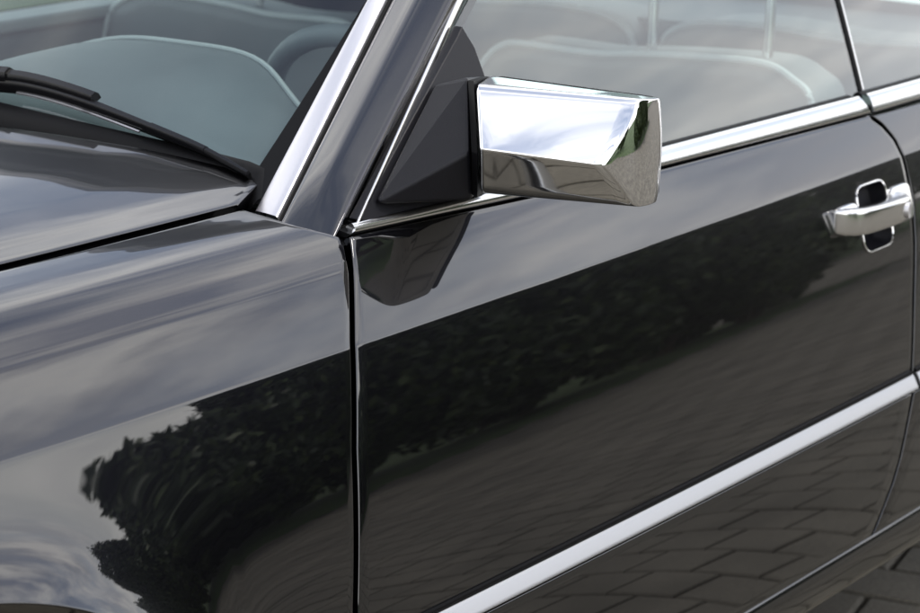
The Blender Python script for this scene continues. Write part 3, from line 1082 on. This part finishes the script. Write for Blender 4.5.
s_.thickness = .03
s_.offset = -1
secs = []
for z in np.linspace(.88, 1.29, 8):
    y = glass_y(1.8, z)
    xf = 1.775 - .5 * (z - .9)
    xr = 2.38 - .75 * (z - .88)
    secs.append([(xf, y - .006, z), (xr, y + .01, z), (xr, y + .06, z), (xf, y + .05, z)])
loft('rear_pillar', secs, PAINT, CAR, sharp=40)
loft('rear_pillar', [[(p[0], 1.66 - p[1], p[2]) for p in s] for s in secs], PAINT, CAR, sharp=40)
P = [[(2.38 - .75 * g_ * .41, y, .88 + .41 * g_) for y in np.linspace(.14 + .14 * g_, 1.52 - .14 * g_, 8)] for g_ in np.linspace(0, 1, 6)]
panel('rear_window', P, GLASS, CAR, '', outward=(1, 0, .5))
P = [[(X, y, .875 - .03 * ((y - .83) / .8) ** 2) for y in np.linspace(.06, 1.60, 12)] for X in np.linspace(2.10, 2.41, 4)]
panel('rear_deck', P, PAINT, CAR, '', outward=(0, 0, 1))
box('rear_bulkhead', (2.35, .83, .55), (.06, 1.5, .6), BLACK, CAR, .01)
P = [[(X, 1.66 - (glass_y(X, z)), z) for X in np.linspace(.1 + 1.6 * (z - .9), 1.85, 12)] for z in np.linspace(.895, 1.29, 8)]
panel('side_window', P, GLASS, CAR, '', outward=(0, 1, .3))

# ------------------------------------------------------------------ shrubs reflected in the paint
def shrub(name, x, y, rx, ry, h, n, label, group, seed, leaf=.062):
    rg = np.random.default_rng(seed)
    root = empty(name, (x, y, 0))
    tag(root, label, 'shrub', group)
    nl = 16
    lob = np.c_[rg.uniform(-.62, .62, nl) * rx, rg.uniform(-.62, .62, nl) * ry, rg.uniform(.18, .82, nl) * h]
    lr = rg.uniform(.30, .46, nl)
    k = rg.integers(0, nl, n)
    d = rg.normal(size=(n, 3))
    d /= np.linalg.norm(d, axis=1, keepdims=True)
    rr = rg.uniform(.35, 1, n) ** .5
    c = lob[k] + d * (rr * lr[k])[:, None] * np.array((rx, ry, h * .5)) + rg.normal(size=(n, 3)) * .03
    c[:, 2] = np.abs(c[:, 2] - .03) + .03
    a = rg.normal(size=(n, 3)); a /= np.linalg.norm(a, axis=1, keepdims=True)
    b2 = np.cross(a, rg.normal(size=(n, 3))); b2 /= np.linalg.norm(b2, axis=1, keepdims=True)
    s = rg.uniform(.6, 1.3, n)[:, None] * leaf
    V = np.stack([c - a * s, c + b2 * s * .42, c + a * s, c - b2 * s * .42], 1).reshape(-1, 3)
    Fc = np.arange(4 * n).reshape(-1, 4)
    me = bpy.data.meshes.new('crown')
    me.from_pydata(V.tolist(), [], Fc.tolist())
    me.materials.append(LEAF)
    o = bpy.data.objects.new('crown', me)
    col.objects.link(o)
    o.parent = root
    V, Fc = [], []
    bm = bmesh.new()
    for q in range(7):
        p0 = Vector((rg.uniform(-.1, .1), rg.uniform(-.1, .1), -.02))
        p1 = Vector(lob[q]) * .9
        dv = (p1 - p0)
        for (f0, f1, r0, r1) in ((0, .5, .035, .024), (.5, 1, .024, .008)):
            mtx = Matrix.Translation(p0 + dv * (f0 + f1) / 2) @ dv.to_track_quat('Z', 'Y').to_matrix().to_4x4()
            bmesh.ops.create_cone(bm, cap_ends=True, segments=7, radius1=r0, radius2=r1, depth=dv.length * (f1 - f0), matrix=mtx)
    me = bpy.data.meshes.new('trunk')
    bm.to_mesh(me)
    bm.free()
    me.materials.append(BARK)
    o = bpy.data.objects.new('trunk', me)
    col.objects.link(o)
    o.parent = root
GRP = 'shrubs across the paving, mirrored in the car side'
spec = [(3.8, -6.2, 1.1, .9, 1.14, 'low rounded shrub at the front end of the row, mirrored above the wheel arch'),
        (5.0, -6.4, 1.15, 1.0, 1.42, 'dark shrub mirrored in the fender next to the lowest one'),
        (6.5, -6.6, 1.15, 1.0, 2.55, 'dense shrub of the row, mirrored in the door just behind the fender gap'),
        (8.0, -6.5, 1.15, 1.0, 2.5, 'broad leafy shrub of the row mirrored mid-door'),
        (9.5, -6.6, 1.1, 1.0, 2.55, 'leafy shrub mirrored in the door just ahead of the handle'),
        (10.2, -6.3, .8, .8, 1.9, 'leafy shrub at the rear end of the row, mirrored beside the open paving')]
spec += [(.3, -7.7, 1.2, 1.0, 2.3, 'dark shrub opposite the car door, mirrored in the end of the chrome mirror'),
         (-2.3, -8.2, 1.3, 1.0, 2.6, 'dark shrub opposite the front wheel, glimpsed in the chrome mirror end')]
for i, (x, y, rx, ry, h, lb) in enumerate(spec):
    shrub('shrub', x, y, rx, ry, h, 34000, lb, GRP, 10 + i)
for i, (x, y, rx, h, lb) in enumerate(((15.5, -12, 1.8, 4.2, 'distant hedge shrub mirrored left of the door handle'), (19, -12.5, 2.2, 4.6, 'distant tall shrub mirrored behind the door handle'), (23.5, -12.5, 2.4, 5.0, 'distant shrub mirrored behind the rear door edge'), (29, -13, 3, 5.6, 'farthest distant shrub mirrored in the rear quarter panel'))):
    shrub('distant_shrub', x, y, rx, 1.4, h, 12000, lb, 'distant shrubs mirrored behind the handle', 30 + i, .12)
for i, (x, y, rx, h, lb) in enumerate(((9, 8.5, 2.0, 2.0, 'green shrub seen through the windscreen and far side window'),)):
    shrub('garden_shrub', x, y, rx, 1.4, h, 12000, lb, None, 50 + i, .11)
